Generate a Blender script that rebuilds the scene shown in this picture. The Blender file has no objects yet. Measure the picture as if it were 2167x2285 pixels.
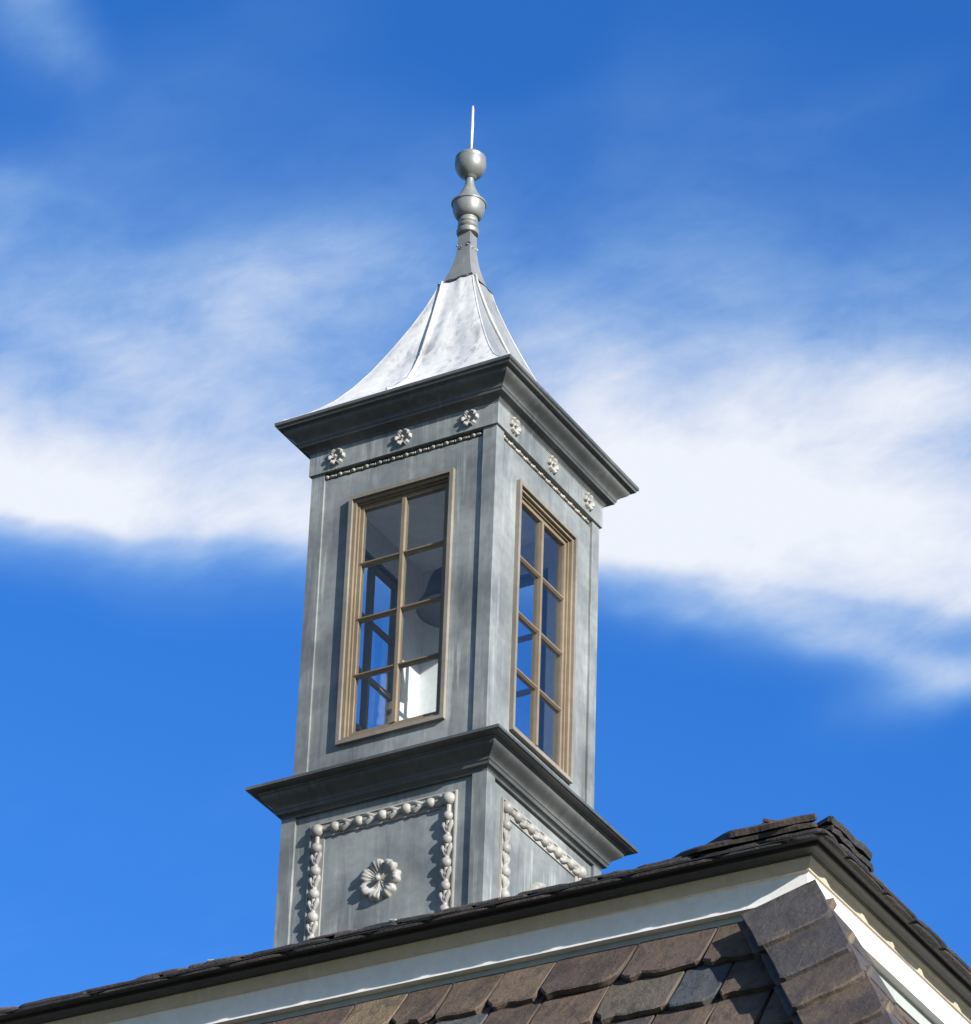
import bpy, math, random
from mathutils import Vector, Matrix
random.seed(7)
S = bpy.context.scene
COL = S.collection
RAD = math.radians

# ------------------------------------------------------------ camera
YAW, PITCH, ROLL = -0.5347, 0.5690, 0.0364
CAM = Vector((8.7277, -14.4656, -10.8522))
fwd = Vector((math.sin(YAW)*math.cos(PITCH), math.cos(YAW)*math.cos(PITCH), math.sin(PITCH)))
rgt = Vector((math.cos(YAW), -math.sin(YAW), 0)); upv = rgt.cross(fwd)
rgt, upv = (math.cos(ROLL)*rgt + math.sin(ROLL)*upv, -math.sin(ROLL)*rgt + math.cos(ROLL)*upv)
cd = bpy.data.cameras.new('camera'); cam = bpy.data.objects.new('camera', cd); COL.objects.link(cam)
cam.matrix_world = Matrix(((rgt.x, upv.x, -fwd.x, CAM.x), (rgt.y, upv.y, -fwd.y, CAM.y), (rgt.z, upv.z, -fwd.z, CAM.z), (0, 0, 0, 1)))
cd.sensor_fit = 'VERTICAL'; cd.sensor_height = 24; cd.lens = 24*9432.998/2285
cd.clip_start = 0.1; cd.clip_end = 5000
S.camera = cam
S.render.resolution_x, S.render.resolution_y = 971, 1024

# ------------------------------------------------------------ sun, sky, exposure
SUN = Vector((2.8, -1.0, 1.15)).normalized()
ld = bpy.data.lights.new('sun', 'SUN'); ld.energy = 5.0; ld.angle = RAD(0.53); ld.color = (1, .95, .86)
lo = bpy.data.objects.new('sun', ld); COL.objects.link(lo)
lo.rotation_euler = SUN.to_track_quat('Z', 'Y').to_euler()
S.view_settings.view_transform = 'Standard'; S.view_settings.look = 'None'
S.view_settings.exposure = 0.8; S.view_settings.gamma = 1.0; S.view_settings.use_curve_mapping = False

world = bpy.data.worlds.new('World'); S.world = world; world.use_nodes = True

class NT:
    def __init__(s, tree): s.t = tree; s.n = tree.nodes; s.l = tree.links
    def node(s, typ, **kw):
        n = s.n.new(typ)
        for k, v in kw.items(): setattr(n, k, v)
        return n
    def put(s, sock, v):
        if isinstance(v, bpy.types.NodeSocket): s.l.new(v, sock)
        else: sock.default_value = v
    def m(s, op, a, b=None, c=None, clamp=False):
        n = s.node('ShaderNodeMath', operation=op, use_clamp=clamp); s.put(n.inputs[0], a)
        if b is not None: s.put(n.inputs[1], b)
        if c is not None: s.put(n.inputs[2], c)
        return n.outputs[0]
    def dot(s, a, v):
        n = s.node('ShaderNodeVectorMath', operation='DOT_PRODUCT'); s.put(n.inputs[0], a); s.put(n.inputs[1], v)
        return n.outputs['Value']
    def curve(s, x, pts):
        n = s.node('ShaderNodeFloatCurve'); s.put(n.inputs['Value'], x)
        cu = n.mapping.curves[0]; n.mapping.use_clip = False
        cu.points[0].location = pts[0]; cu.points[1].location = pts[-1]
        for p in pts[1:-1]: cu.points.new(*p)
        n.mapping.update(); return n.outputs[0]
    def noise(s, vec, scale, detail=3, rough=.5, dist=0, dim='3D'):
        n = s.node('ShaderNodeTexNoise', noise_dimensions=dim); s.put(n.inputs['Vector'], vec)
        n.inputs['Scale'].default_value = scale; n.inputs['Detail'].default_value = detail
        n.inputs['Roughness'].default_value = rough; n.inputs['Distortion'].default_value = dist
        return n.outputs['Fac']
    def comb(s, x, y, z=0.0):
        n = s.node('ShaderNodeCombineXYZ'); s.put(n.inputs[0], x); s.put(n.inputs[1], y); s.put(n.inputs[2], z); return n.outputs[0]
    def mix(s, f, a, b, mode='MIX'):
        n = s.node('ShaderNodeMix', data_type='RGBA', blend_type=mode)
        s.put(n.inputs[0], f); s.put(n.inputs[6], a); s.put(n.inputs[7], b); return n.outputs[2]
    def ss(s, x, a, b):
        n = s.node('ShaderNodeMapRange', interpolation_type='SMOOTHSTEP'); s.put(n.inputs[0], x)
        n.inputs[1].default_value = a; n.inputs[2].default_value = b; return n.outputs[0]

w = NT(world.node_tree); w.n.clear()
out = w.node('ShaderNodeOutputWorld'); bg = w.node('ShaderNodeBackground'); w.l.new(bg.outputs[0], out.inputs[0])
sky = w.node('ShaderNodeTexSky', sky_type='NISHITA', sun_disc=False)
sky.sun_elevation = math.asin(SUN.z); sky.sun_rotation = math.atan2(SUN.x, SUN.y)
sky.air_density = 1.0; sky.dust_density = 0.3; sky.ozone_density = 2.0
tc = w.node('ShaderNodeTexCoord'); D = tc.outputs['Generated']
# a level chart of the part of the sky behind the roof: x to the right, y down, in units of 0.1 rad
F0 = Vector((math.sin(YAW)*math.cos(PITCH), math.cos(YAW)*math.cos(PITCH), math.sin(PITCH)))
R0 = Vector((math.cos(YAW), -math.sin(YAW), 0)); U0 = R0.cross(F0)
df = w.m('MAXIMUM', w.dot(D, F0), 0.05)
gx = w.m('DIVIDE', w.dot(D, R0), df); gy = w.m('DIVIDE', w.dot(D, U0), df)
# unit square of the chart (x: 0..1 across 0.2297, y: 0..1 down 0.2422)
cx = w.m('ADD', w.m('MULTIPLY', gx, 1/0.2297), 0.5); cy = w.m('SUBTRACT', 0.5, w.m('MULTIPLY', gy, 1/0.2422))
SKYCOL = (0.35, 1.15, 2.30, 1)
deep = w.ss(w.dot(D, F0), .2, .9)          # deepest blue away from the sun
skyc = w.mix(1.0, sky.outputs[0], w.mix(deep, (1.0, 1.14, 1.36, 1), SKYCOL), 'MULTIPLY')
# domain warp
wv = w.comb(cx, cy, 0.3)
n1 = w.noise(wv, 2.2, 4, .55); n2 = w.noise(w.comb(cx, cy, 7.7), 2.6, 4, .55)
wx = w.m('ADD', cx, w.m('MULTIPLY', w.m('SUBTRACT', n1, .5), .25))
wy = w.m('ADD', cy, w.m('MULTIPLY', w.m('SUBTRACT', n2, .5), .07))
# lower rim of the cloud bank and its height
yb = w.curve(wx, [(0, .540), (.1, .548), (.18, .560), (.3, .556), (.45, .556), (.6, .560), (.7, .575), (.82, .575), (.93, .585), (1.0, .59)])
L = w.curve(wx, [(0, .36), (.2, .40), (.4, .40), (.52, .38), (.62, .46), (.7, .48), (.85, .46), (1, .44)])
t = w.m('DIVIDE', w.m('SUBTRACT', yb, wy), L)
dens = w.curve(t, [(-.24, 0), (-.11, .03), (.03, .38), (.12, .82), (.22, .74), (.34, .52), (.48, .40), (.62, .31), (.80, .17), (1.0, .07), (1.25, .0), (1.9, 0)])
# streaky fine structure running up to the right
sx = w.m('ADD', w.m('MULTIPLY', cx, .93), w.m('MULTIPLY', cy, -.36)); sy = w.m('ADD', w.m('MULTIPLY', cx, .36), w.m('MULTIPLY', cy, .93))
st = w.noise(w.comb(w.m('MULTIPLY', sx, 1.5), w.m('MULTIPLY', sy, 4.2), 2.0), 1.8, 8, .6, .5)
st2 = w.noise(w.comb(w.m('MULTIPLY', sx, 3.0), w.m('MULTIPLY', sy, 5.5), 5.0), 4.0, 8, .65, .6)
stk = w.m('ADD', w.m('MULTIPLY', st, .7), w.m('MULTIPLY', st2, .3))
def blob(x0, y0, rx, ry, ang, a):
    c, s_ = math.cos(ang), math.sin(ang)
    dx = w.m('SUBTRACT', wx, x0); dy = w.m('SUBTRACT', wy, y0)
    u = w.m('DIVIDE', w.m('ADD', w.m('MULTIPLY', dx, c), w.m('MULTIPLY', dy, s_)), rx)
    v = w.m('DIVIDE', w.m('SUBTRACT', w.m('MULTIPLY', dy, c), w.m('MULTIPLY', dx, s_)), ry)
    q = w.m('ADD', w.m('MULTIPLY', u, u), w.m('MULTIPLY', v, v))
    return w.m('MULTIPLY', w.m('EXPONENT', w.m('MULTIPLY', q, -1.0)), a)
acc = dens
BLOBS = [(.86, .44, .22, .09, .12, .34), (.68, .46, .10, .06, .2, .22), (.97, .36, .14, .05, -.1, .32), (.98, .27, .2, .05, -.1, .14), (.03, .50, .22, .05, .1, .25), (.0, .42, .2, .05, .1, .10),
         (.97, .64, .08, .025, -.35, .34), (.75, .56, .20, .03, .15, .15), (.82, .59, .15, .030, .2, .22), (.68, .595, .08, .018, .2, .25), (.92, .615, .12, .02, .1, .18), (.0, .02, .07, .05, .7, .30), (.06, .06, .05, .03, .7, .16), (.0, .20, .05, .025, 0, .16), (.30, .31, .20, .06, -.35, .20), (.15, .12, .3, .05, -.6, .06), (.03, .27, .15, .05, 0, .15),
         (.57, .36, .05, .10, -.6, .20), (.10, .34, .2, .05, -.35, .14), (.35, .22, .25, .03, -.55, .05), (.75, .18, .3, .03, -.5, .04)]
for b in BLOBS: acc = w.m('ADD', acc, blob(*b))
big_ = w.noise(w.comb(w.m('MULTIPLY', cx, 2.0), w.m('MULTIPLY', cy, 4.0), 11.0), 2.2, 5, .55, .3)
fine = w.m('DIVIDE', w.m('SUBTRACT', w.m('ADD', w.m('MULTIPLY', stk, .6), w.m('MULTIPLY', big_, .4)), .5), .11)                    # about -1..1
soft = w.m('MULTIPLY', acc, w.m('SUBTRACT', 1.0, w.m('MULTIPLY', acc, .62), clamp=True))
mask = w.m('ADD', acc, w.m('MULTIPLY', w.m('MULTIPLY', fine, soft), .48), clamp=True)
mask = w.m('MULTIPLY', mask, .95)
# everywhere else: thin high streaks
gen = w.noise(D, 2.2, 6, .6, .5); genm = w.m('MULTIPLY', w.ss(gen, .52, .75), .45)
inside = w.m('MULTIPLY', w.m('GREATER_THAN', w.dot(D, F0), .94), w.ss(w.m('ADD', w.m('ABSOLUTE', w.m('SUBTRACT', cx, .5)), w.m('ABSOLUTE', w.m('SUBTRACT', cy, .5))), 1.6, 1.05))
mask = w.m('ADD', w.m('MULTIPLY', mask, inside), w.m('MULTIPLY', genm, w.m('SUBTRACT', 1.0, inside)), clamp=True)
CLOUD = (9.0, 9.4, 10.0, 1)
cloudc = w.mix(w.ss(mask, .15, .85), (4.6, 7.4, 10.0, 1), CLOUD)
fin = w.mix(mask, skyc, cloudc)
w.l.new(fin, bg.inputs[0]); bg.inputs[1].default_value = 0.0574

# ------------------------------------------------------------ helpers
class MB:
    def __init__(s): s.v = []; s.f = []; s.c = []
    def add(s, vs, fs, col=None):
        o = len(s.v); s.v += [Vector(a) for a in vs]; s.f += [tuple(i+o for i in f) for f in fs]; s.c += [col]*len(fs)
    def box(s, x0, x1, y0, y1, z0, z1):
        s.add([(x0,y0,z0),(x1,y0,z0),(x1,y1,z0),(x0,y1,z0),(x0,y0,z1),(x1,y0,z1),(x1,y1,z1),(x0,y1,z1)],
              [(3,2,1,0),(4,5,6,7),(0,1,5,4),(1,2,6,5),(2,3,7,6),(3,0,4,7)])
    def sweep(s, prof, r=(0,0,0,0), cap=False):
        x0,x1,y0,y1 = r; vs = []
        for o,z in prof: vs += [(x0-o,y0-o,z),(x1+o,y0-o,z),(x1+o,y1+o,z),(x0-o,y1+o,z)]
        fs = []
        for i in range(len(prof)-1):
            for j in range(4): fs.append((4*i+j, 4*(i+1)+j, 4*(i+1)+(j+1)%4, 4*i+(j+1)%4))
        if cap: fs += [(0,1,2,3), tuple(4*(len(prof)-1)+j for j in (3,2,1,0))]
        s.add(vs, fs)
    def lathe(s, prof, n=32, c=(0,0)):
        vs = []; fs = []
        for r,z in prof:
            for i in range(n): a = 2*math.pi*i/n; vs.append((c[0]+r*math.cos(a), c[1]+r*math.sin(a), z))
        for k in range(len(prof)-1):
            for i in range(n): fs.append((k*n+i, k*n+(i+1)%n, (k+1)*n+(i+1)%n, (k+1)*n+i))
        fs += [tuple(range(n-1,-1,-1)), tuple((len(prof)-1)*n+i for i in range(n))]
        s.add(vs, fs)
    def ring(s, a, b, n0, n1):   # rectangular ring in (u, n, z): outer a, inner b = (u0,u1,z0,z1); n0 back, n1 front (outward)
        vs = []
        for n in (n0, n1):
            for (u0,u1,z0,z1) in (a, b): vs += [(u0,-n,z0),(u1,-n,z0),(u1,-n,z1),(u0,-n,z1)]
        fs = []
        for j in range(4):
            k = (j+1)%4
            fs += [(8+j,8+k,12+k,12+j), (4+j,4+k,k,j), (j,k,8+k,8+j), (12+j,12+k,4+k,4+j)]
        s.add(vs, fs)
    def ball(s, c, r, n=10, m=6, sc=(1,1,1)):
        vs = [(c[0],c[1],c[2]-r*sc[2])]; fs = []
        for k in range(1,m):
            t = math.pi*k/m - math.pi/2
            for i in range(n):
                a = 2*math.pi*i/n; vs.append((c[0]+r*sc[0]*math.cos(t)*math.cos(a), c[1]+r*sc[1]*math.cos(t)*math.sin(a), c[2]+r*sc[2]*math.sin(t)))
        vs.append((c[0],c[1],c[2]+r*sc[2])); N = len(vs)-1
        for i in range(n):
            fs.append((0,1+(i+1)%n,1+i)); fs.append((N, 1+(m-2)*n+i, 1+(m-2)*n+(i+1)%n))
            for k in range(m-2): fs.append((1+k*n+i, 1+k*n+(i+1)%n, 1+(k+1)*n+(i+1)%n, 1+(k+1)*n+i))
        s.add(vs, fs)
    def tube(s, pts, r, n=8):
        vs = []; fs = []; pts = [Vector(p) for p in pts]; rr = r if isinstance(r, list) else [r]*len(pts)
        for i,p in enumerate(pts):
            d = (pts[min(i+1,len(pts)-1)] - pts[max(i-1,0)]).normalized()
            a = d.cross(Vector((0,0,1)) if abs(d.z) < .9 else Vector((1,0,0))).normalized(); b = d.cross(a)
            for k in range(n): t = 2*math.pi*k/n; vs.append(p + rr[i]*(math.cos(t)*a + math.sin(t)*b))
        for i in range(len(pts)-1):
            for k in range(n): fs.append((i*n+k, (i+1)*n+k, (i+1)*n+(k+1)%n, i*n+(k+1)%n))
        fs += [tuple(range(n)), tuple((len(pts)-1)*n+k for k in range(n-1,-1,-1))]
        s.add(vs, fs)
    def merge(s, o, M):
        off = len(s.v); s.v += [M @ v for v in o.v]; s.f += [tuple(i+off for i in f) for f in o.f]; s.c += o.c
    def build(s, name, mat, parent=None, smooth=True, ang=32, mats=None):
        me = bpy.data.meshes.new(name); me.from_pydata([tuple(v) for v in s.v], [], s.f); me.validate(); me.update()
        import bmesh
        bm = bmesh.new(); bm.from_mesh(me); bmesh.ops.recalc_face_normals(bm, faces=bm.faces); bm.to_mesh(me); bm.free()
        me.materials.append(mat)
        if any(c is not None for c in s.c) and len(me.polygons) == len(s.c):
            ca = me.color_attributes.new('tint', 'FLOAT_COLOR', 'CORNER')
            for p in me.polygons:
                c = s.c[p.index] or (.5,.5,.5)
                for li in p.loop_indices: ca.data[li].color = (c[0], c[1], c[2], 1)
        if smooth:
            me.polygons.foreach_set('use_smooth', [True]*len(me.polygons)); me.set_sharp_from_angle(angle=RAD(ang))
        o = bpy.data.objects.new(name, me); COL.objects.link(o)
        if parent: o.parent = parent
        return o
def link_copy(o, parent, M=None):
    c = o.copy(); COL.objects.link(c); c.parent = parent
    if M is not None: c.matrix_local = M
    return c
FACES = [Matrix.Rotation(RAD(90*k), 4, 'Z') for k in range(4)]   # face 0 looks to -Y, 1 to +X, 2 to +Y, 3 to -X
def empty(name, loc, label, cat):
    o = bpy.data.objects.new(name, None); COL.objects.link(o); o.location = loc; o.empty_display_size = .3
    o['label'] = label; o['category'] = cat; return o

# ------------------------------------------------------------ materials
def mat_base(name):
    m = bpy.data.materials.new(name); m.use_nodes = True; t = NT(m.node_tree); b = m.node_tree.nodes['Principled BSDF']
    return m, t, b
def metal(name, c1, c2, rough=.5, met=.35, *, tint=False, bump=.15, streak=.5, stain=(.12,.13,.15), warm=None, spec=.5):
    m, t, b = mat_base(name); g = t.node('ShaderNodeTexCoord').outputs['Object']
    mp = t.node('ShaderNodeMapping'); t.put(mp.inputs[0], g); mp.inputs['Scale'].default_value = (9, 9, 1.1)
    a = t.noise(g, 2.3, 5, .6); s_ = t.noise(mp.outputs[0], 1.0, 6, .65, .3); f = t.noise(g, 26, 4, .6)
    c = t.mix(t.ss(a, .3, .7), c1, c2)
    c = t.mix(t.m('MULTIPLY', t.ss(s_, .52, .78), streak), c, stain + (1,))
    mq = t.node('ShaderNodeMapping'); t.put(mq.inputs[0], g); mq.inputs['Scale'].default_value = (34, 34, 1.6)
    dr_ = t.noise(mq.outputs[0], 1.0, 5, .6); rg = t.noise(g, 3.1, 3, .5)
    c = t.mix(t.m('MULTIPLY', t.m('MULTIPLY', t.ss(dr_, .50, .70), t.ss(rg, .40, .62)), .75*streak), c, tuple(min(1, x*1.7) for x in c2[:3]) + (1,))
    c = t.mix(t.m('MULTIPLY', t.m('MULTIPLY', t.ss(dr_, .48, .30), t.ss(rg, .56, .40)), .6*streak), c, stain + (1,))
    c = t.mix(t.m('MULTIPLY', t.ss(s_, .46, .22), .5*streak), c, tuple(min(1, x*1.5) for x in c2[:3]) + (1,))
    if warm: c = t.mix(t.m('MULTIPLY', t.ss(t.noise(g, 5, 5, .6), .45, .75), .6), c, warm)
    c = t.mix(t.m('MULTIPLY', t.ss(f, .35, .75), .22), c, tuple(x*.6 for x in c1[:3]) + (1,))
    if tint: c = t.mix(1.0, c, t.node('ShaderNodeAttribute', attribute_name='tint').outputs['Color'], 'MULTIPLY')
    t.l.new(c, b.inputs['Base Color'])
    t.put(b.inputs['Roughness'], t.m('ADD', rough-.1, t.m('MULTIPLY', a, .22))); b.inputs['Metallic'].default_value = met
    b.inputs['Specular IOR Level'].default_value = spec
    bp = t.node('ShaderNodeBump'); bp.inputs['Strength'].default_value = bump; bp.inputs['Distance'].default_value = .01
    t.put(bp.inputs['Height'], t.m('ADD', t.noise(g, 7, 3, .5), t.m('MULTIPLY', f, .25))); t.l.new(bp.outputs[0], b.inputs['Normal'])
    return m
M_lead = metal('weathered_lead', (.122,.138,.145,1), (.280,.302,.306,1), met=.1, stain=(.078,.088,.095), streak=.75)
M_corn = metal('dark_lead_cornice', (.062,.067,.070,1), (.120,.127,.128,1), streak=.45, met=.15, stain=(.045,.05,.05))
M_orn = metal('pale_cast_lead', (.205,.203,.195,1), (.35,.345,.33,1), rough=.55, streak=.3, met=.0, stain=(.12,.12,.12))
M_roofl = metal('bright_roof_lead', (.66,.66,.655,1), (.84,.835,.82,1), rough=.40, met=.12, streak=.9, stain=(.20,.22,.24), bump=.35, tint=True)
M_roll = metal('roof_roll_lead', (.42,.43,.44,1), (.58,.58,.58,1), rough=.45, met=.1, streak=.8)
M_fin = metal('finial_lead', (.21,.225,.225,1), (.30,.31,.305,1), rough=.44, streak=.3)
M_black = metal('blackened_flashing', (.03,.033,.04,1), (.06,.06,.065,1), streak=.2, stain=(.02,.02,.02))
M_rod = metal('bright_rod', (.80,.74,.74,1), (.88,.84,.84,1), rough=.3, met=.6, streak=.1)
M_wood = metal('tan_painted_wood', (.150,.118,.080,1), (.215,.172,.122,1), rough=.6, met=0, streak=.35, stain=(.08,.055,.035))
M_case = metal('faded_window_casing', (.15,.135,.115,1), (.24,.22,.19,1), rough=.6, met=0, streak=.4, stain=(.12,.09,.07))
M_inner = metal('pale_inner_lining', (.70,.71,.72,1), (.80,.80,.80,1), rough=.7, met=0, streak=.15, stain=(.4,.4,.4))
M_bead = metal('tarnished_beading', (.20,.195,.18,1), (.42,.40,.36,1), rough=.4, met=.1, streak=.4, stain=(.03,.03,.03))
M_bell = metal('dull_bronze', (.07,.075,.078,1), (.11,.115,.115,1), rough=.5, met=.5, streak=.2)
M_paint = metal('white_painted_trim', (.80,.79,.77,1), (.84,.83,.81,1), rough=.55, met=0, streak=.12, stain=(.45,.42,.36), bump=.05)
M_cove = metal('olive_cream_moulding', (.50,.43,.33,1), (.58,.51,.41,1), rough=.6, met=0, streak=.2, stain=(.3,.3,.24), bump=.05)
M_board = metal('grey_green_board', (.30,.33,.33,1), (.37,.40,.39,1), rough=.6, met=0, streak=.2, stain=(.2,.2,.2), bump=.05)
M_drip = metal('dark_green_drip_edge', (.055,.060,.060,1), (.085,.09,.088,1), rough=.5, met=.3, streak=.2, stain=(.02,.02,.02))
M_wall = metal('render_wall', (.55,.53,.48,1), (.63,.61,.56,1), rough=.8, met=0, streak=.3, stain=(.35,.33,.3))

def slate_mat(name, k=1.0, sat=1.0):
    m, t, b = mat_base(name); g = t.node('ShaderNodeTexCoord').outputs['Object']
    at = t.node('ShaderNodeAttribute', attribute_name='tint').outputs['Color']
    mp = t.node('ShaderNodeMapping'); t.put(mp.inputs[0], g); mp.inputs['Scale'].default_value = (7, 7, 2.0)
    mp.inputs['Rotation'].default_value = (0, .45, .3)
    a = t.noise(mp.outputs[0], 2.0, 7, .7, 0); f = t.noise(g, 30, 8, .8); l = t.noise(g, 5.5, 7, .68, 0)
    c = t.mix(t.m('MULTIPLY', t.ss(a, .48, .62), .50), at, (.022*k,.021*k,.024*k,1))
    c = t.mix(t.m('MULTIPLY', t.ss(l, .52, .66), .45), c, (.150*k,.108*k,.070*k,1))
    c = t.mix(t.m('MULTIPLY', t.ss(f, .56, .75), .45), c, (.19*k,.165*k,.135*k,1))
    c = t.mix(t.m('MULTIPLY', t.ss(f, .48, .30), .6), c, (.02,.02,.025,1))
    t.l.new(c, b.inputs['Base Color']); b.inputs['Roughness'].default_value = .62
    bp = t.node('ShaderNodeBump'); bp.inputs['Strength'].default_value = .9; bp.inputs['Distance'].default_value = .016
    t.put(bp.inputs['Height'], t.m('ADD', t.m('MULTIPLY', f, .7), t.m('ADD', a, l))); t.l.new(bp.outputs[0], b.inputs['Normal'])
    return m
M_slate = slate_mat('rough_slate')

def glass_mat():
    m = bpy.data.materials.new('window_glass'); m.use_nodes = True; t = NT(m.node_tree); t.n.clear()
    o = t.node('ShaderNodeOutputMaterial'); tr = t.node('ShaderNodeBsdfTransparent'); tr.inputs[0].default_value = (.95,.97,.98,1)
    gl = t.node('ShaderNodeBsdfGlossy'); gl.inputs['Roughness'].default_value = .03
    fr = t.node('ShaderNodeLayerWeight'); fr.inputs[0].default_value = .5
    bp = t.node('ShaderNodeBump'); bp.inputs['Strength'].default_value = .15; bp.inputs['Distance'].default_value = .01
    t.put(bp.inputs['Height'], t.noise(t.node('ShaderNodeTexCoord').outputs['Object'], 5, 2, .5)); t.l.new(bp.outputs[0], gl.inputs['Normal'])
    mx = t.node('ShaderNodeMixShader'); t.l.new(t.m('ADD', t.m('MULTIPLY', t.m('POWER', fr.outputs['Facing'], 4.0), .9), .06), mx.inputs[0]); t.l.new(tr.outputs[0], mx.inputs[1]); t.l.new(gl.outputs[0], mx.inputs[2])
    t.l.new(mx.outputs[0], o.inputs[0]); return m
M_glass = glass_mat()

def ground_mat():
    m, t, b = mat_base('lawn'); g = t.node('ShaderNodeTexCoord').outputs['Object']
    c = t.mix(t.noise(g, .4, 6, .6), (.025,.035,.018,1), (.045,.05,.028,1)); t.l.new(c, b.inputs['Base Color']); b.inputs['Roughness'].default_value = .9
    return m

# ------------------------------------------------------------ ground
g = MB(); GZ = CAM.z - 1.6
g.add([(-1500,-1500,GZ),(1500,-1500,GZ),(1500,1500,GZ),(-1500,1500,GZ)], [(0,1,2,3)])
go = g.build('ground', ground_mat(), smooth=False); go['kind'] = 'structure'

# ------------------------------------------------------------ the slate roofed building
CX, CY, CZ = 2.932, -2.330, -3.765          # corner of the fascia top
RX0, RX1, RY0, RY1 = -10.5, CX, CY, -CY + .3
RECT = (RX0, RX1, RY0, RY1)
bld = empty('slate_roofed_building', (0, 0, GZ), 'house top with white eave boards, dark slate roof edge and slate hung mansard slope', 'building')
OFF = Vector((0, 0, -GZ))
def bpart(mb, name, mat, **kw):
    for v in mb.v:                     # the old corner has sunk a little
        if v.z > GZ+.5: v.z += .012*(CX-v.x) + .008*(v.y-CY)
        v.z -= GZ
    return mb.build(name, mat, bld, **kw)
def cz(pr): return [(o, z + CZ) for o, z in pr]
def wob(mb, amp=.002):      # boards are never dead straight
    pass
fa = MB(); fa.sweep(cz([(-.20,.045),(.004,.045),(.004,.004),(0,0),(0,-.088),(.004,-.0885),(.004,-.096),(-.029,-.096),(-.20,-.0955)]), RECT)
bpart(fa, 'fascia', M_paint, ang=20)
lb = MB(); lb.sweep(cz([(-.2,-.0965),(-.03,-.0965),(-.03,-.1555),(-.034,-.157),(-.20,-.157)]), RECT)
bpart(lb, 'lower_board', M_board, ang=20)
co = MB(); co.sweep(cz([(.0045,.004),(.010,.008),(.010,.014),(.014,.018),(.0155,.030),(.020,.040),(.026,.046),(.026,.052),(.004,.053)]), RECT)
bpart(co, 'bed_moulding', M_cove, ang=50)
dr = MB(); dr.sweep(cz([(.004,.0535),(.034,.0535),(.036,.0565),(.046,.0575),(.052,.0600),(.062,.0612),(.072,.0605),(.075,.0625),(.075,.076),(.004,.077)]), RECT)
bpart(dr, 'drip_edge', M_drip, ang=40)

TINTS = [(.135,.100,.068),(.165,.122,.080),(.085,.060,.050),(.080,.056,.052),(.062,.072,.090),(.090,.098,.108),(.115,.080,.060),(.105,.090,.072),(.185,.142,.092),(.065,.056,.055),(.110,.080,.060)]
DARKT = [(.030,.026,.024),(.040,.030,.026),(.028,.028,.030),(.045,.033,.027)]
def slate(mb, P, n, u0, u1, s0, s1, t, lift0, lift1, tint, rag=.012, skew=0.0, clip=True):
    """one slab: P(u,s) on the roof plane, s downwards; lift0/lift1 height of upper/lower edge over the plane"""
    R = random.uniform; g_ = .004
    u0 += g_; u1 -= g_; wd = u1-u0; hs = s1-s0
    pts = [(u0+R(-.003,.003), s0), (u1+R(-.003,.003), s0)]
    cr = R(0,.035) if clip and random.random() < .75 else .006; cl = R(0,.03) if clip and random.random() < .6 else .006
    pts.append((u1+R(-.006,.004), s0+hs*.55)); pts.append((u1+R(-.008,.002), s1-cr*1.2-.012)); pts.append((u1-cr-.01+R(-.003,.003), s1-.006+R(-rag,rag)*.5))
    k = max(2, int(wd/.045))
    for i in range(1,k): pts.append((u1 + (u0-u1)*i/k + R(-.006,.006), s1 + R(-rag,rag)*.6))
    pts.append((u0+cl+.01, s1-.006+R(-rag,rag)*.5)); pts.append((u0+R(-.002,.008), s1-cl*1.2-.012)); pts.append((u0+R(-.004,.006), s0+hs*.5))
    N = len(pts); top = []; bot = []; mid = []
    for (u,s_) in pts:
        f = (s_-s0)/hs; h = lift0 + (lift1-lift0)*f; q = P(u + skew*(s_-s0), s_)
        ed = 0 if s_ < s0+.001 else 1
        bot.append(q + n*(h-t)); mid.append(q + n*(h-.004*ed - R(0,.004)))
        uc = u + ((u0+u1)/2-u)*.035*ed; sc_ = s_ - .007*ed*(1 if f > .8 else 0)
        top.append(P(uc + skew*(sc_-s0), sc_) + n*(h + R(-.0012,.0012)))
    vs = bot + mid + top; fs = [tuple(range(N-1,-1,-1))]
    c = P((u0+u1)/2 + skew*hs/2, (s0+s1)/2) + n*((lift0+lift1)/2 + R(0,.003)); vs.append(c)
    for i in range(N):
        j = (i+1)%N; fs += [(i,j,N+j,N+i), (N+i,N+j,2*N+j,2*N+i), (2*N+i,2*N+j,3*N)]
    v = R(.8,1.2); mb.add(vs, fs, tuple(x*v for x in tint))
def slate_field(mb, org, ud, sd, n, ulim, s0, smax, expo, tints, t=.02, wmin=.22, wmax=.38, rag=.012, first=None):
    P = lambda u, s_: org + ud*u + sd*s_
    s_ = s0; row = 0
    while s_ < smax:
        e = expo if not (row == 0 and first) else first
        a, b = ulim(s_ + e*.5)
        u = a - random.uniform(0, .2)
        while u < b:
            wd = random.uniform(wmin, wmax); ua, ub = max(u, a), min(u+wd, b)
            if ub-ua > .05: slate(mb, P, n, ua, ub, s_ - .05, s_ + e + random.uniform(-.006,.006), t*random.uniform(.8,1.3), t*1.1, t*2.3 + random.uniform(0,.008), random.choice(tints), rag)
            u += wd
        s_ += e; row += 1
X, Y, Z = Vector((1,0,0)), Vector((0,1,0)), Vector((0,0,1))
SL = .42                                     # pitch of the upper roof
OV = .130; ZT = CZ + .052
x0,x1,y0,y1 = RX0-OV, RX1+OV, RY0-OV, RY1+OV
half = (y1-y0)/2; ridge = ZT + half*SL
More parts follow.
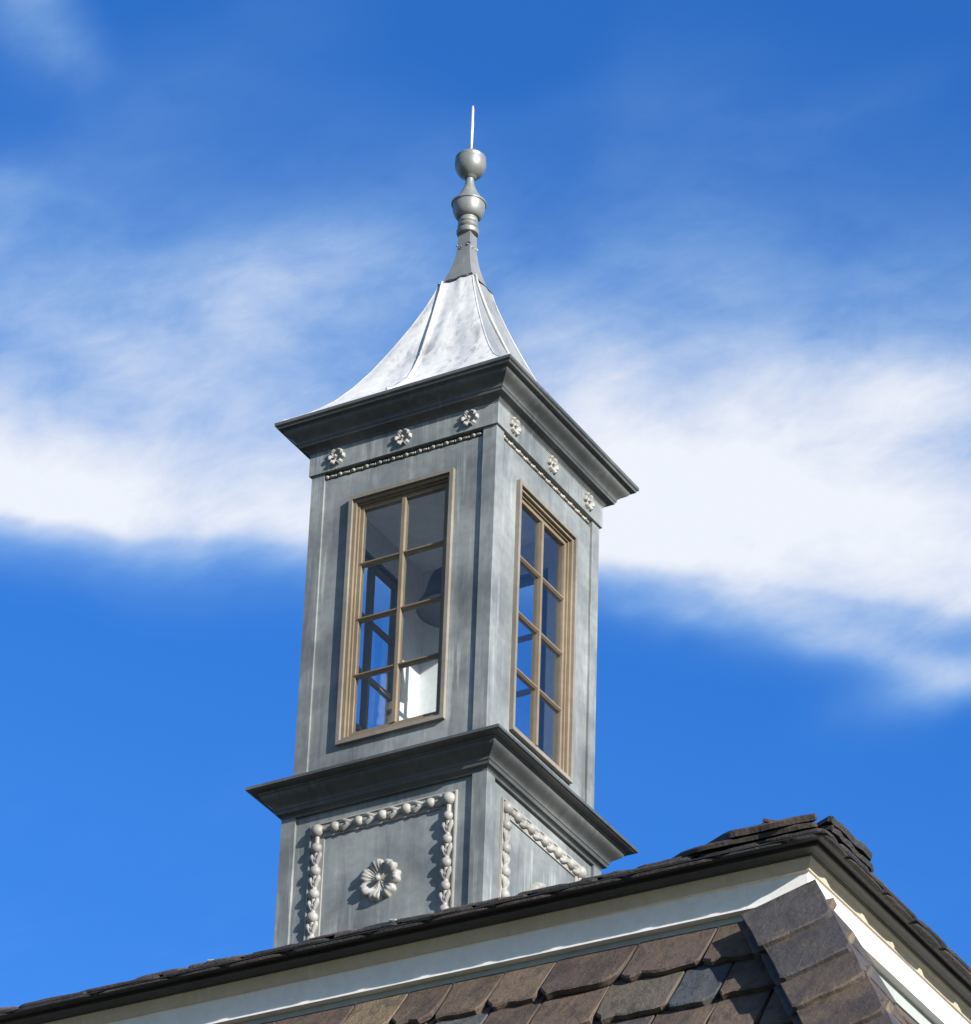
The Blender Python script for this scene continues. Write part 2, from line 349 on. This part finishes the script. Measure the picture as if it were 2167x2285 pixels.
# sheathing under the slates
sh = MB(); hh = .026
e_ = .003
E0 = [(x0-e_,y0-e_,ZT+.028),(x1+e_,y0-e_,ZT+.028),(x1+e_,y1+e_,ZT+.028),(x0-e_,y1+e_,ZT+.028)]
rz = ridge + .0; sh.add(E0 + [(x1-half,(y0+y1)/2,rz),(x0+half,(y0+y1)/2,rz)] + [(a,b,c-.004) for a,b,c in E0],
    [(0,1,4,5),(1,2,4),(2,3,5,4),(3,0,5),(9,8,7,6),(0,6,7,1),(1,7,8,2),(2,8,9,3),(3,9,6,0)])
bpart(sh, 'roof_deck', M_black, smooth=False)
k = math.sqrt(1+SL*SL); ls = half*k
rs = MB()
def roof_side(org, ud, inward, length):
    sd = (-inward - Z*SL)/k; n = (-inward*SL + Z)/k
    top = org + inward*half + Z*half*SL
    def lim(s_): d = half - s_/k; return (d+.0, length-d-.0)
    rows = round(ls/.27); ex = (ls-.04)/rows
    slate_field(rs, top, ud, sd, n, lim, .02, .02+ex*(rows-.5), ex, DARKT + TINTS[9:], t=.011)
roof_side(Vector((x0,y0,ZT+.02)), X, Y, x1-x0)
roof_side(Vector((x1,y0,ZT+.02)), Y, -X, y1-y0)
roof_side(Vector((x1,y1,ZT+.02)), -X, -Y, x1-x0)
roof_side(Vector((x0,y1,ZT+.02)), -Y, X, y1-y0)
# ragged eave courses: short slabs lying on the drip edge, two deep
def eave(org, ud, inward, length):
    n = (-inward*SL + Z)/k; sd = (-inward - Z*SL)/k
    for lay, (lf, ov) in enumerate(((.014, .0), (.030, -.004))):
        u = -random.uniform(0,.15)
        while u < length:
            wd = random.uniform(.24,.42); a, b = max(u,.01), min(u+wd, length-.01)
            if b-a > .05:
                P = lambda uu, ss: org + ud*uu + sd*ss
                slate(rs, P, n, a, b, -.28, ov + random.uniform(-.002,.001), random.uniform(.010,.014), lf-.004, lf + random.uniform(0,.005), random.choice(DARKT), .002, clip=False)
            u += wd
eave(Vector((x0,y0,ZT+.008)), X, Y, x1-x0)
eave(Vector((x1,y0,ZT+.008)), Y, -X, y1-y0)
bpart(rs, 'slate_roof', M_slate, ang=25)

# hip cap slates of the upper roof
hc = MB()
hipd = Vector((1,-1,-SL)).normalized()
corner = Vector((x1,y0,ZT+.03))
def hipcap(base, side, wdt, ln, t, lift, tint, tail=0):
    # side 0: over the left slope, 1: over the right slope
    if side == 0: ud = -X; n = (-Y*SL*-1 + Z); n = (Vector((0,-SL,1))).normalized(); inw = Y
    else: ud = Y; n = Vector((SL,0,1)).normalized(); inw = -X
    sdv = (-inw - Z*SL)/k
    P = lambda u, s_: base + ud*u + sdv*s_ + (hipd*0)
    # sheared so that its inner edge follows the hip
    slate(hc, P, n, ln/k, ln/k+wdt, -ln, 0, t, lift, lift+.012, tint, .016, skew=-1/k)
for i in range(12):
    b_ = corner - hipd*(i*.30) + Z*.0
    l = .060 if i == 0 else (.020, .012)[i%2]
    for sd_ in (0,1):
        hipcap(b_ + Z*.012*0, sd_, (.40 if i == 0 else .24)+random.uniform(-.03,.03), .36, .026 if i == 0 else .018, l, random.choice(DARKT))
# second, lower slabs at the corner
hipcap(corner + Vector((.0,0,-.0)), 0, .56, .34, .020, .030, DARKT[1])
hipcap(corner + Vector((.0,0,-.0)), 1, .42, .30, .022, .030, DARKT[0])
bpart(hc, 'hip_cap_slates', M_slate, ang=25)

# mansard slope
A = .59; MO = -.02; MZ = CZ - .150; MH = 2.6
kk = math.sqrt(1+A*A)
md = MB(); md.sweep([(MO-.13, MZ+.02), (MO-.13+A*MH, MZ-MH), (MO-.3+A*MH, MZ-MH-.02)], RECT)
bpart(md, 'mansard_deck', M_black, smooth=False)
ms = MB()
def mans(org, ud, outw, length, rows=10):
    sd = (outw*A - Z)/kk; n = (outw + Z*A)/kk
    lim = lambda s_: (-A*s_/kk, length + A*s_/kk)
    slate_field(ms, org, ud, sd, n, lim, .0, MH*kk-.05, .250, TINTS, t=.026, wmin=.17, wmax=.36, rag=.020)
mz = Z*MZ
mans(Vector((RX0-MO, RY0-MO+.03, MZ)), X, -Y, RX1-RX0)
mans(Vector((RX1+MO-.065, RY0-MO, MZ)), Y, X, RY1-RY0)
mans(Vector((RX1, RY1+MO-.03, MZ)), -X, Y, RX1-RX0)
mans(Vector((RX0-MO+.03, RY1, MZ)), -Y, -X, RY1-RY0)
bpart(ms, 'mansard_slates', M_slate, ang=28)

# wide cap slates down the mansard hip
mc = MB()
mh = Vector((A,-A,-1)); mhl = mh.length; mh.normalize()
nL = Vector((0,-1,A)).normalized(); nR = Vector((1,0,A)).normalized()
base0 = Vector((RX1+MO+.03, RY0-MO-.03, CZ-.105))
s_ = 0; expos = [.30,.285,.22,.27,.25,.28,.26,.27,.26,.25,.27,.26]
CAPT = [(.060,.055,.058),(.068,.058,.056),(.062,.050,.050),(.056,.054,.060),(.075,.056,.048)]
for i, e in enumerate(expos):
    if s_ > MH*mhl-.1: break
    org = base0 + mh*s_
    for side in (0,1):
        n = (nL, nR)[side]; pr = mh.cross(n).normalized()       # perpendicular to the hip, in the slope
        if side == 0 and pr.x > 0: pr = -pr
        if side == 1 and pr.y < 0: pr = -pr
        wd = .275 + random.uniform(-.012,.012)
        o2 = org + (nL+nR)*(.050/(1+nL.dot(nR)))
        P = lambda u, q, o=o2, pp=pr: o + pp*u + mh*q
        slate(mc, P, n, -.012 if side == 0 else .004, wd, -.04 if i else -.01, e*1.04, random.uniform(.026,.032), (0, -.016)[side], (.026, -.006)[side]+random.uniform(0,.003), random.choice(CAPT), .008, clip=False)
        if side == 1: continue
        P = lambda u, q, o=org, pp=pr: o + pp*u + mh*q
        # packing slate under the cap so that the edge reads as a stack
        slate(mc, P, n, .045, wd-.012, -.04 if i else 0, e*.96, .03, .030, .046, random.choice(CAPT), .008, clip=False)
    s_ += e
bpart(mc, 'mansard_hip_slates', M_slate, ang=28)

# walls below, out of the picture
wl = MB(); oo = MO-.1+A*MH - .25
wl.sweep([(oo, MZ-MH), (oo, GZ+.4), (oo+.06, GZ+.38), (oo+.06, GZ)], RECT)
bpart(wl, 'wall', M_wall, smooth=False)

# small pale snow guards clipped on the roof edge
for (ux, zz) in ((-2.47, .0), (-1.66, .0)):
    sg = MB(); px_ = CX + ux; yb_ = y0 + .004; zb = ZT + .052
    sg.tube([(px_-.022,yb_+.02,zb-.004),(px_-.008,yb_+.008,zb+.008),(px_+.010,yb_+.01,zb+.006),(px_+.022,yb_+.02,zb-.004)], .007, 6)
    bpart(sg, 'snow_guard', M_orn)

# ------------------------------------------------------------ the lead cupola
CB = -2.95
cup = empty('lead_cupola', (0,0,CB), 'square grey lead cupola with tall paned windows, flared roof and slim finial', 'cupola')
def cpart(mb, name, mat, parent=None, **kw):
    for v in mb.v: v.z -= CB
    return mb.build(name, mat, parent or cup, **kw)
def faces4(fn):
    mb = MB(); one = MB(); fn(one)
    for M in FACES: mb.merge(one, M)
    return mb
B = .5287
# base: corner pilasters and sunk panels
bs = MB()
for sx in (-1,1):
    for sy in (-1,1):
        a, b = sorted((sx*.456, sx*B)); c, d = sorted((sy*.456, sy*B)); bs.box(a,b,c,d,CB,-1.80)
def bp(m): m.add([(-.456,-.514,CB),(.456,-.514,CB),(.456,-.514,-1.80),(-.456,-.514,-1.80)], [(0,1,2,3)])
o1 = MB(); bp(o1)
for M in FACES: bs.merge(o1, M)
cpart(bs, 'base', M_lead, ang=30)
bc = MB()
def cyma(h0, z0, h1, z1, n=14):
    r = []
    for i in range(n+1):
        f = i/n; r.append((h0 + (h1-h0)*(f**3*(f*(6*f-15)+10)), z0 + (z1-z0)*f))
    return r
bc.sweep([(.50,-1.655),(.6525,-1.708),(.6525,-1.722),(.648,-1.7225),(.640,-1.728),(.612,-1.730),(.610,-1.738),(.606,-1.740)] + cyma(.604,-1.742,.556,-1.808) + [(.552,-1.810),(.5478,-1.8254),(.540,-1.828),(.530,-1.838),(.5292,-1.848),(.49,-1.8485)])
cpart(bc, 'base_cornice', M_corn, ang=28)
# shaft
sf = MB()
for sx in (-1,1):
    for sy in (-1,1):
        a, b = sorted((sx*.430, sx*.5)); c, d = sorted((sy*.430, sy*.5)); sf.box(a,b,c,d,-1.70,.002)
WU, WZ0, WZ1 = .262, -1.487, -.200
def shp(m):
    m.ring((-.430,.430,-1.70,-.037), (-WU,WU,WZ0,WZ1), .436, .488)
one = MB(); shp(one)
for M in FACES: sf.merge(one, M)
cpart(sf, 'shaft', M_lead, ang=30)
# pale lining seen through the panes
li = MB()
def lin(m): m.ring((-.4295,.4295,-1.70,-.03), (-WU-.004,WU+.004,WZ0-.004,WZ1+.004), .4275, .4345)
one = MB(); lin(one)
for M in FACES: li.merge(one, M)
li.box(-.427,.427,-.427,.427,-.035,.02); li.box(-.427,.427,-.427,.427,-1.72,-1.64)
cpart(li, 'inner_lining', M_inner, smooth=False)
# frieze
fz = MB(); fz.sweep([(.40,-.001),(.5109,-.001),(.5109,.112),(.5135,.114),(.5135,.118),(.40,.119)])
cpart(fz, 'frieze', M_lead, ang=30)
tcn = MB(); tcn.sweep([(.45,.1195),(.516,.1195),(.519,.128),(.528,.138),(.540,.143),(.5529,.1459),(.5540,.152),(.557,.158)] + cyma(.560,.160,.606,.226)[0:] + [(.608,.229),(.612,.231),(.628,.233),(.631,.242),(.6392,.248),(.6392,.2642),(.60,.275)])
cpart(tcn, 'top_cornice', M_corn, ang=28)
# flared roof
HP = [(.6385,.2645),(.625,.279),(.59,.302),(.56,.322),(.50,.380),(.44,.448),(.38,.542),(.32,.655),(.27,.765),(.225,.870),(.187,.963),(.155,1.050),(.128,1.130),(.108,1.195),(.095,1.250)]
def hp_at(z):
    for (a,za),(b,zb) in zip(HP,HP[1:]):
        if za <= z <= zb: return a+(b-a)*(z-za)/(zb-za)
    return HP[-1][0]
rf = MB(); NU = 14
rr = random.Random(3)
pat = [[0]*(NU+1) for _ in range(60)]
zs = [.2645 + (1.250-.2645)*(i/44) for i in range(45)]
def rface(m, seed):
    r2 = random.Random(seed); ph = [r2.uniform(0,6.28) for _ in range(6)]
    vs = []
    for z in zs:
        h = hp_at(z)
        for j in range(NU+1):
            f = -1 + 2*j/NU; w_ = (1-f*f)
            d = w_*(.008*math.sin(3.1*f+ph[0]+z*2) + .007*math.sin(7*f+ph[1]-z*3) + .004*math.sin(13*f+ph[2]+z*9))*min(1, h/.3)*min(1, (z-.2645)/.16)
            vs.append((f*h, -h - d*0 + -d, z))
    fs = [(i*(NU+1)+j, i*(NU+1)+j+1, (i+1)*(NU+1)+j+1, (i+1)*(NU+1)+j) for i in range(len(zs)-1) for j in range(NU)]
    m.add(vs, fs, SLOPE_TINT[seed-11])
SLOPE_TINT = [(1,1,1),(.34,.36,.37),(.5,.52,.53),(.8,.8,.8)]  # one flat tint per roof slope, the right slope darkest
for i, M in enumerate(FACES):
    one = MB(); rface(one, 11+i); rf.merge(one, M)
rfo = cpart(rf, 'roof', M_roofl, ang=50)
sm = MB()
def seam(m):
    m.tube([(-.055 + .02*math.sin(z*4), -hp_at(z)-.006, z) for z in zs[1:]], [.0062]*(len(zs)-1), 8)
one = MB(); seam(one)
for M in FACES: sm.merge(one, M)
for M in FACES:
    one = MB(); one.tube([(hp_at(z)-.003, -hp_at(z)+.003, z) for z in zs[1:]], .0048, 8); sm.merge(one, M)
cpart(sm, 'roof_rolls', M_roll, rfo)
for o in [sm]: pass
# square cap under the finial
cp = MB(); cp.sweep([(.080,1.262),(.070,1.30),(.060,1.335),(.050,1.375),(.042,1.42),(.037,1.46),(.034,1.52),(.033,1.59)])
one = MB(); one.tube([(.027+.012*math.cos(a)*(1-a/9), -.036, 1.492+.014*math.sin(a)*(1-a/9)) for a in [x*.6 for x in range(12)]], .004, 6)
one.tube([(.0-.015+.010*math.cos(a)*(1-a/9), -.036, 1.482-.012*math.sin(a)*(1-a/9)) for a in [x*.6 for x in range(12)]], .004, 6)
for M in FACES: cp.merge(one, M)
cpo = cpart(cp, 'finial_pedestal', M_fin, ang=30)
fl = MB(); one = MB()
q = [(-.1,1.238),(-.06,1.243),(-.02,1.239),(.03,1.246),(.07,1.241),(.1,1.245)]
for (a,za),(b,zb) in zip(q,q[1:]): one.add([(a,-.101,za),(b,-.101,zb),(b*.82,-.083,zb+.024),(a*.82,-.083,za+.024),(a,-.094,za-.003),(b,-.094,zb-.003)], [(0,1,2,3),(4,5,1,0)])
for M in FACES: fl.merge(one, M)
cpart(fl, 'flashing', M_black, cpo, smooth=False)
# finial
fn = MB()
pr = [(.040,1.570),(.052,1.574),(.057,1.585),(.056,1.597),(.049,1.604),(.044,1.609),(.050,1.616),(.053,1.624),(.050,1.632),(.044,1.637),(.049,1.643),(.051,1.650),(.048,1.660),(.046,1.670)]
pr += [(.046+.036*math.sin(t_*math.pi/2), 1.673+.083*(1-math.cos(t_*math.pi/2))) for t_ in [i/8 for i in range(9)]]
pr += [(.087,1.757),(.089,1.763),(.087,1.769),(.078,1.772),(.074,1.778),(.060,1.802),(.046,1.828),(.033,1.856),(.025,1.880),(.021,1.905),(.021,1.922)]
fn.lathe(pr, 32); fno = cpart(fn, 'finial', M_fin, ang=35)
bl = MB(); pr = [(.020,1.918),(.030,1.926)] + [(.079*math.sin(t_), 2.012-.090*math.cos(t_)) for t_ in [.42+i*.115 for i in range(11)]]
pr += [(.0785,2.028),(.076,2.040),(.0775,2.043),(.0775,2.048),(.071,2.051),(.066,2.060),(.056,2.071),(.042,2.080),(.026,2.086),(.014,2.088)]
bl.lathe(pr, 32); cpart(bl, 'ball', M_fin, fno, ang=40)
rd = MB(); rd.lathe([(.016,2.074),(.016,2.084),(.009,2.094),(.006,2.104),(.0085,2.15),(.0085,2.24),(.0095,2.25),(.0095,2.27),(.0085,2.28),(.008,2.36),(.005,2.382)], 12)
cpart(rd, 'lightning_rod', M_rod, fno)

# windows: casing > sash, glass
def casing(m):
    m.ring((-.281,.281,-1.508,-.180), (-.262,.262,-1.489,-.199), .4885, .509)
def sash(m):
    m.ring((-.2615,.2615,-1.4885,-.1995), (-.246,.246,-1.473,-.215), .470, .495)
    m.ring((-.2455,.2455,-1.4725,-.2155), (-.236,.236,-1.463,-.225), .460, .480)
    m.ring((-.2355,.2355,-1.4625,-.2255), (-.219,.219,-1.442,-.245), .440, .470)
    m.box(-.009,.009,-.476,-.440,-1.4425,-.2445)
    for i in (1,2,3):
        z = -.245 - 1.197*i/4
        for (ua, ub) in ((-.2195,-.0092),(.0092,.2195)):       # nose in front, widening to the back
            sec = [(-.474,z-.0032),(-.474,z+.0032),(-.468,z+.006),(-.444,z+.0105),(-.444,z-.0105),(-.464,z-.0105)]
            N = len(sec); m.add([(ua,a,b) for a,b in sec] + [(ub,a,b) for a,b in sec], [tuple(range(N)), tuple(range(2*N-1,N-1,-1))] + [(i,(i+1)%N,N+(i+1)%N,N+i) for i in range(N)])
one = MB(); casing(one); c0 = cpart(one, 'window', M_case, ang=30)
one = MB(); sash(one); s0 = cpart(one, 'sash', M_wood, c0, ang=30)
one = MB(); one.box(-.219,.219,-.4595,-.4565,-1.442,-.245); g0 = cpart(one, 'glass', M_glass, c0, smooth=False)
for M in FACES[1:]:
    c = link_copy(c0, cup, M); link_copy(s0, c); link_copy(g0, c)

# ornaments
def rosette_mesh(R_, lobes, boss, lift, ruff, notch=.15):
    m = MB(); NR, NA = 14, lobes*16; vs = []; fs = []
    for i in range(NR+1):
        f = i/NR
        for j in range(NA):
            a = 2*math.pi*j/NA; c = abs(math.cos(a*lobes/2))
            rad = R_*f*(1 - notch*f*(1-c)**1.6 + .035*f*math.cos(a*lobes*2+math.pi))
            g_ = max(0, min(1, (f-.40)/.38)); g_ = g_*g_*(3-2*g_)
            prof = lift*(.30 + .75*g_)*(.45 + .55*c**.6)
            if f > .86: prof *= max(0, 1-((f-.86)/.16)**2)
            d = max(.001, prof + ruff*math.sin(a*lobes*4)*f*(1-g_*.5)) if i < NR else 0
            vs.append((rad*math.cos(a), -d, rad*math.sin(a)))
    for i in range(NR):
        for j in range(NA): fs.append((i*NA+j, i*NA+(j+1)%NA, (i+1)*NA+(j+1)%NA, (i+1)*NA+j))
    m.add(vs, fs); m.ball((0,-lift*.9,0), boss, 10, 6)
    return m
big = rosette_mesh(.104, 7, .015, .029, .0045)
bo = big.build('rosette', M_orn, cup, ang=60)
def place(o, u, n, z, M, first): 
    mat = M @ Matrix.Translation((u, -n, z - CB))
    if first: o.matrix_local = mat; return o
    return link_copy(o, cup, mat)
for i, M in enumerate(FACES): place(bo, 0, .514, -2.262, M, i == 0)
sml = rosette_mesh(.047, 6, .0075, .017, .002, .42)
so = sml.build('frieze_rosette', M_orn, cup, ang=60)
fst = True
for M in FACES:
    for u in (-.36, .004, .362):
        place(so, u, .5109, .064, M, fst); fst = False
# bead and reel under the frieze
bd = MB(); u = -.418; i = 0
bd.box(-.4295,.4295,-.474,-.436,-.0365,-.0015)
while u < .42:
    if i%3 == 0: bd.ball((u,-.491,-.022), .0105, 8, 6, (1.1,1,1)); u += .019
    else: bd.ball((u,-.489,-.022), .008, 8, 5, (.55,1,1.1)); u += .0125
    if i%3 == 0: bd.ball((u+.006,-.490,-.022), .009, 8, 5, (1.9,.9,.8)); u += .028
    i += 1
b0 = bd.build('bead_moulding', M_bead, cup)
b0.location = (0,0,-CB)
for M in FACES[1:]: link_copy(b0, cup, M @ Matrix.Translation((0,0,-CB)))
# heavy ball and leaf frame round the base panel
rp = MB(); RU, RZ0, RZ1 = .337, -2.575, -1.943
rp.ring((-RU-.040,RU+.040,RZ0-.040,RZ1+.040), (-RU+.036,RU-.036,RZ0+.036,RZ1-.036), .5135, .5205)
rp.ring((-RU-.038,RU+.038,RZ0-.038,RZ1+.038), (-RU-.031,RU+.031,RZ0-.031,RZ1+.031), .520, .526)
def run(p, q, cnt):
    p, q = Vector(p), Vector(q); d = (q-p).normalized(); L_ = (q-p).length; pd = Vector((-d.z,0,d.x))
    for i in range(cnt):
        c = p + d*(L_*(i+.5)/cnt); st_ = L_/cnt
        rp.ball(c + Vector((0,-.524,0)), .0262+random.uniform(-.0015,.0015), 14, 8, (1,.95,1))
        for sgn in (-1,1):
            rp.tube([c + d*st_*.20 + pd*sgn*.020 + Vector((0,-.522,0)), c + d*st_*.38 + pd*sgn*.019 + Vector((0,-.526,0)), c + d*st_*.56 + pd*sgn*.010 + Vector((0,-.527,0)), c + d*st_*.74 + pd*sgn*.004 + Vector((0,-.524,0))], [.007,.0125,.011,.006], 10)
        rp.ball(c + d*(st_*.52) + Vector((0,-.522,0)), .0165, 12, 7, (1,1,1))
CR = RU
for sx in (-1,1): rp.tube([(sx*CR,-.522,RZ0),(sx*CR,-.522,RZ1)], .012, 10)
for z in (RZ0,RZ1): rp.tube([(-CR,-.522,z),(CR,-.522,z)], .012, 10)
for (a,b) in (((-CR,0,RZ1),(CR,0,RZ1)),((-CR,0,RZ0),(CR,0,RZ0)),): run((a[0]+.03,0,a[2]),(b[0]-.03,0,b[2]),5)
for sx in (-1,1): run((sx*CR,0,RZ1-.03),(sx*CR,0,RZ0+.03),5)
for sx in (-1,1):
    for z in (RZ0,RZ1): rp.ball((sx*CR,-.522,z), .033, 14, 8)
r0 = rp.build('rope_moulding', M_orn, cup)
r0.location = (0,0,-CB)
for M in FACES[1:]: link_copy(r0, cup, M @ Matrix.Translation((0,0,-CB)))

# ------------------------------------------------------------ bell hanging in the lantern
be = MB(); bz = -.605
be.lathe([(.150,bz+.012),(.168,bz),(.172,bz+.006),(.170,bz+.016),(.156,bz+.040),(.138,bz+.075),(.126,bz+.115),(.118,bz+.155),(.104,bz+.188),(.075,bz+.208),(.030,bz+.218),(.022,bz+.220),(.020,bz+.25)], 36)
for v in be.v: v.z -= -.04
bell = be.build('bell', M_bell, None, ang=40); bell.location = (0,0,-.04)
bell['label'] = 'dark round bell hanging inside the cupola behind the left window'; bell['category'] = 'bell'
hg = MB(); hg.tube([(0,0,0),(0,0,bz+.25+.04)], .012, 10); hg.build('hanger', M_bell, bell)
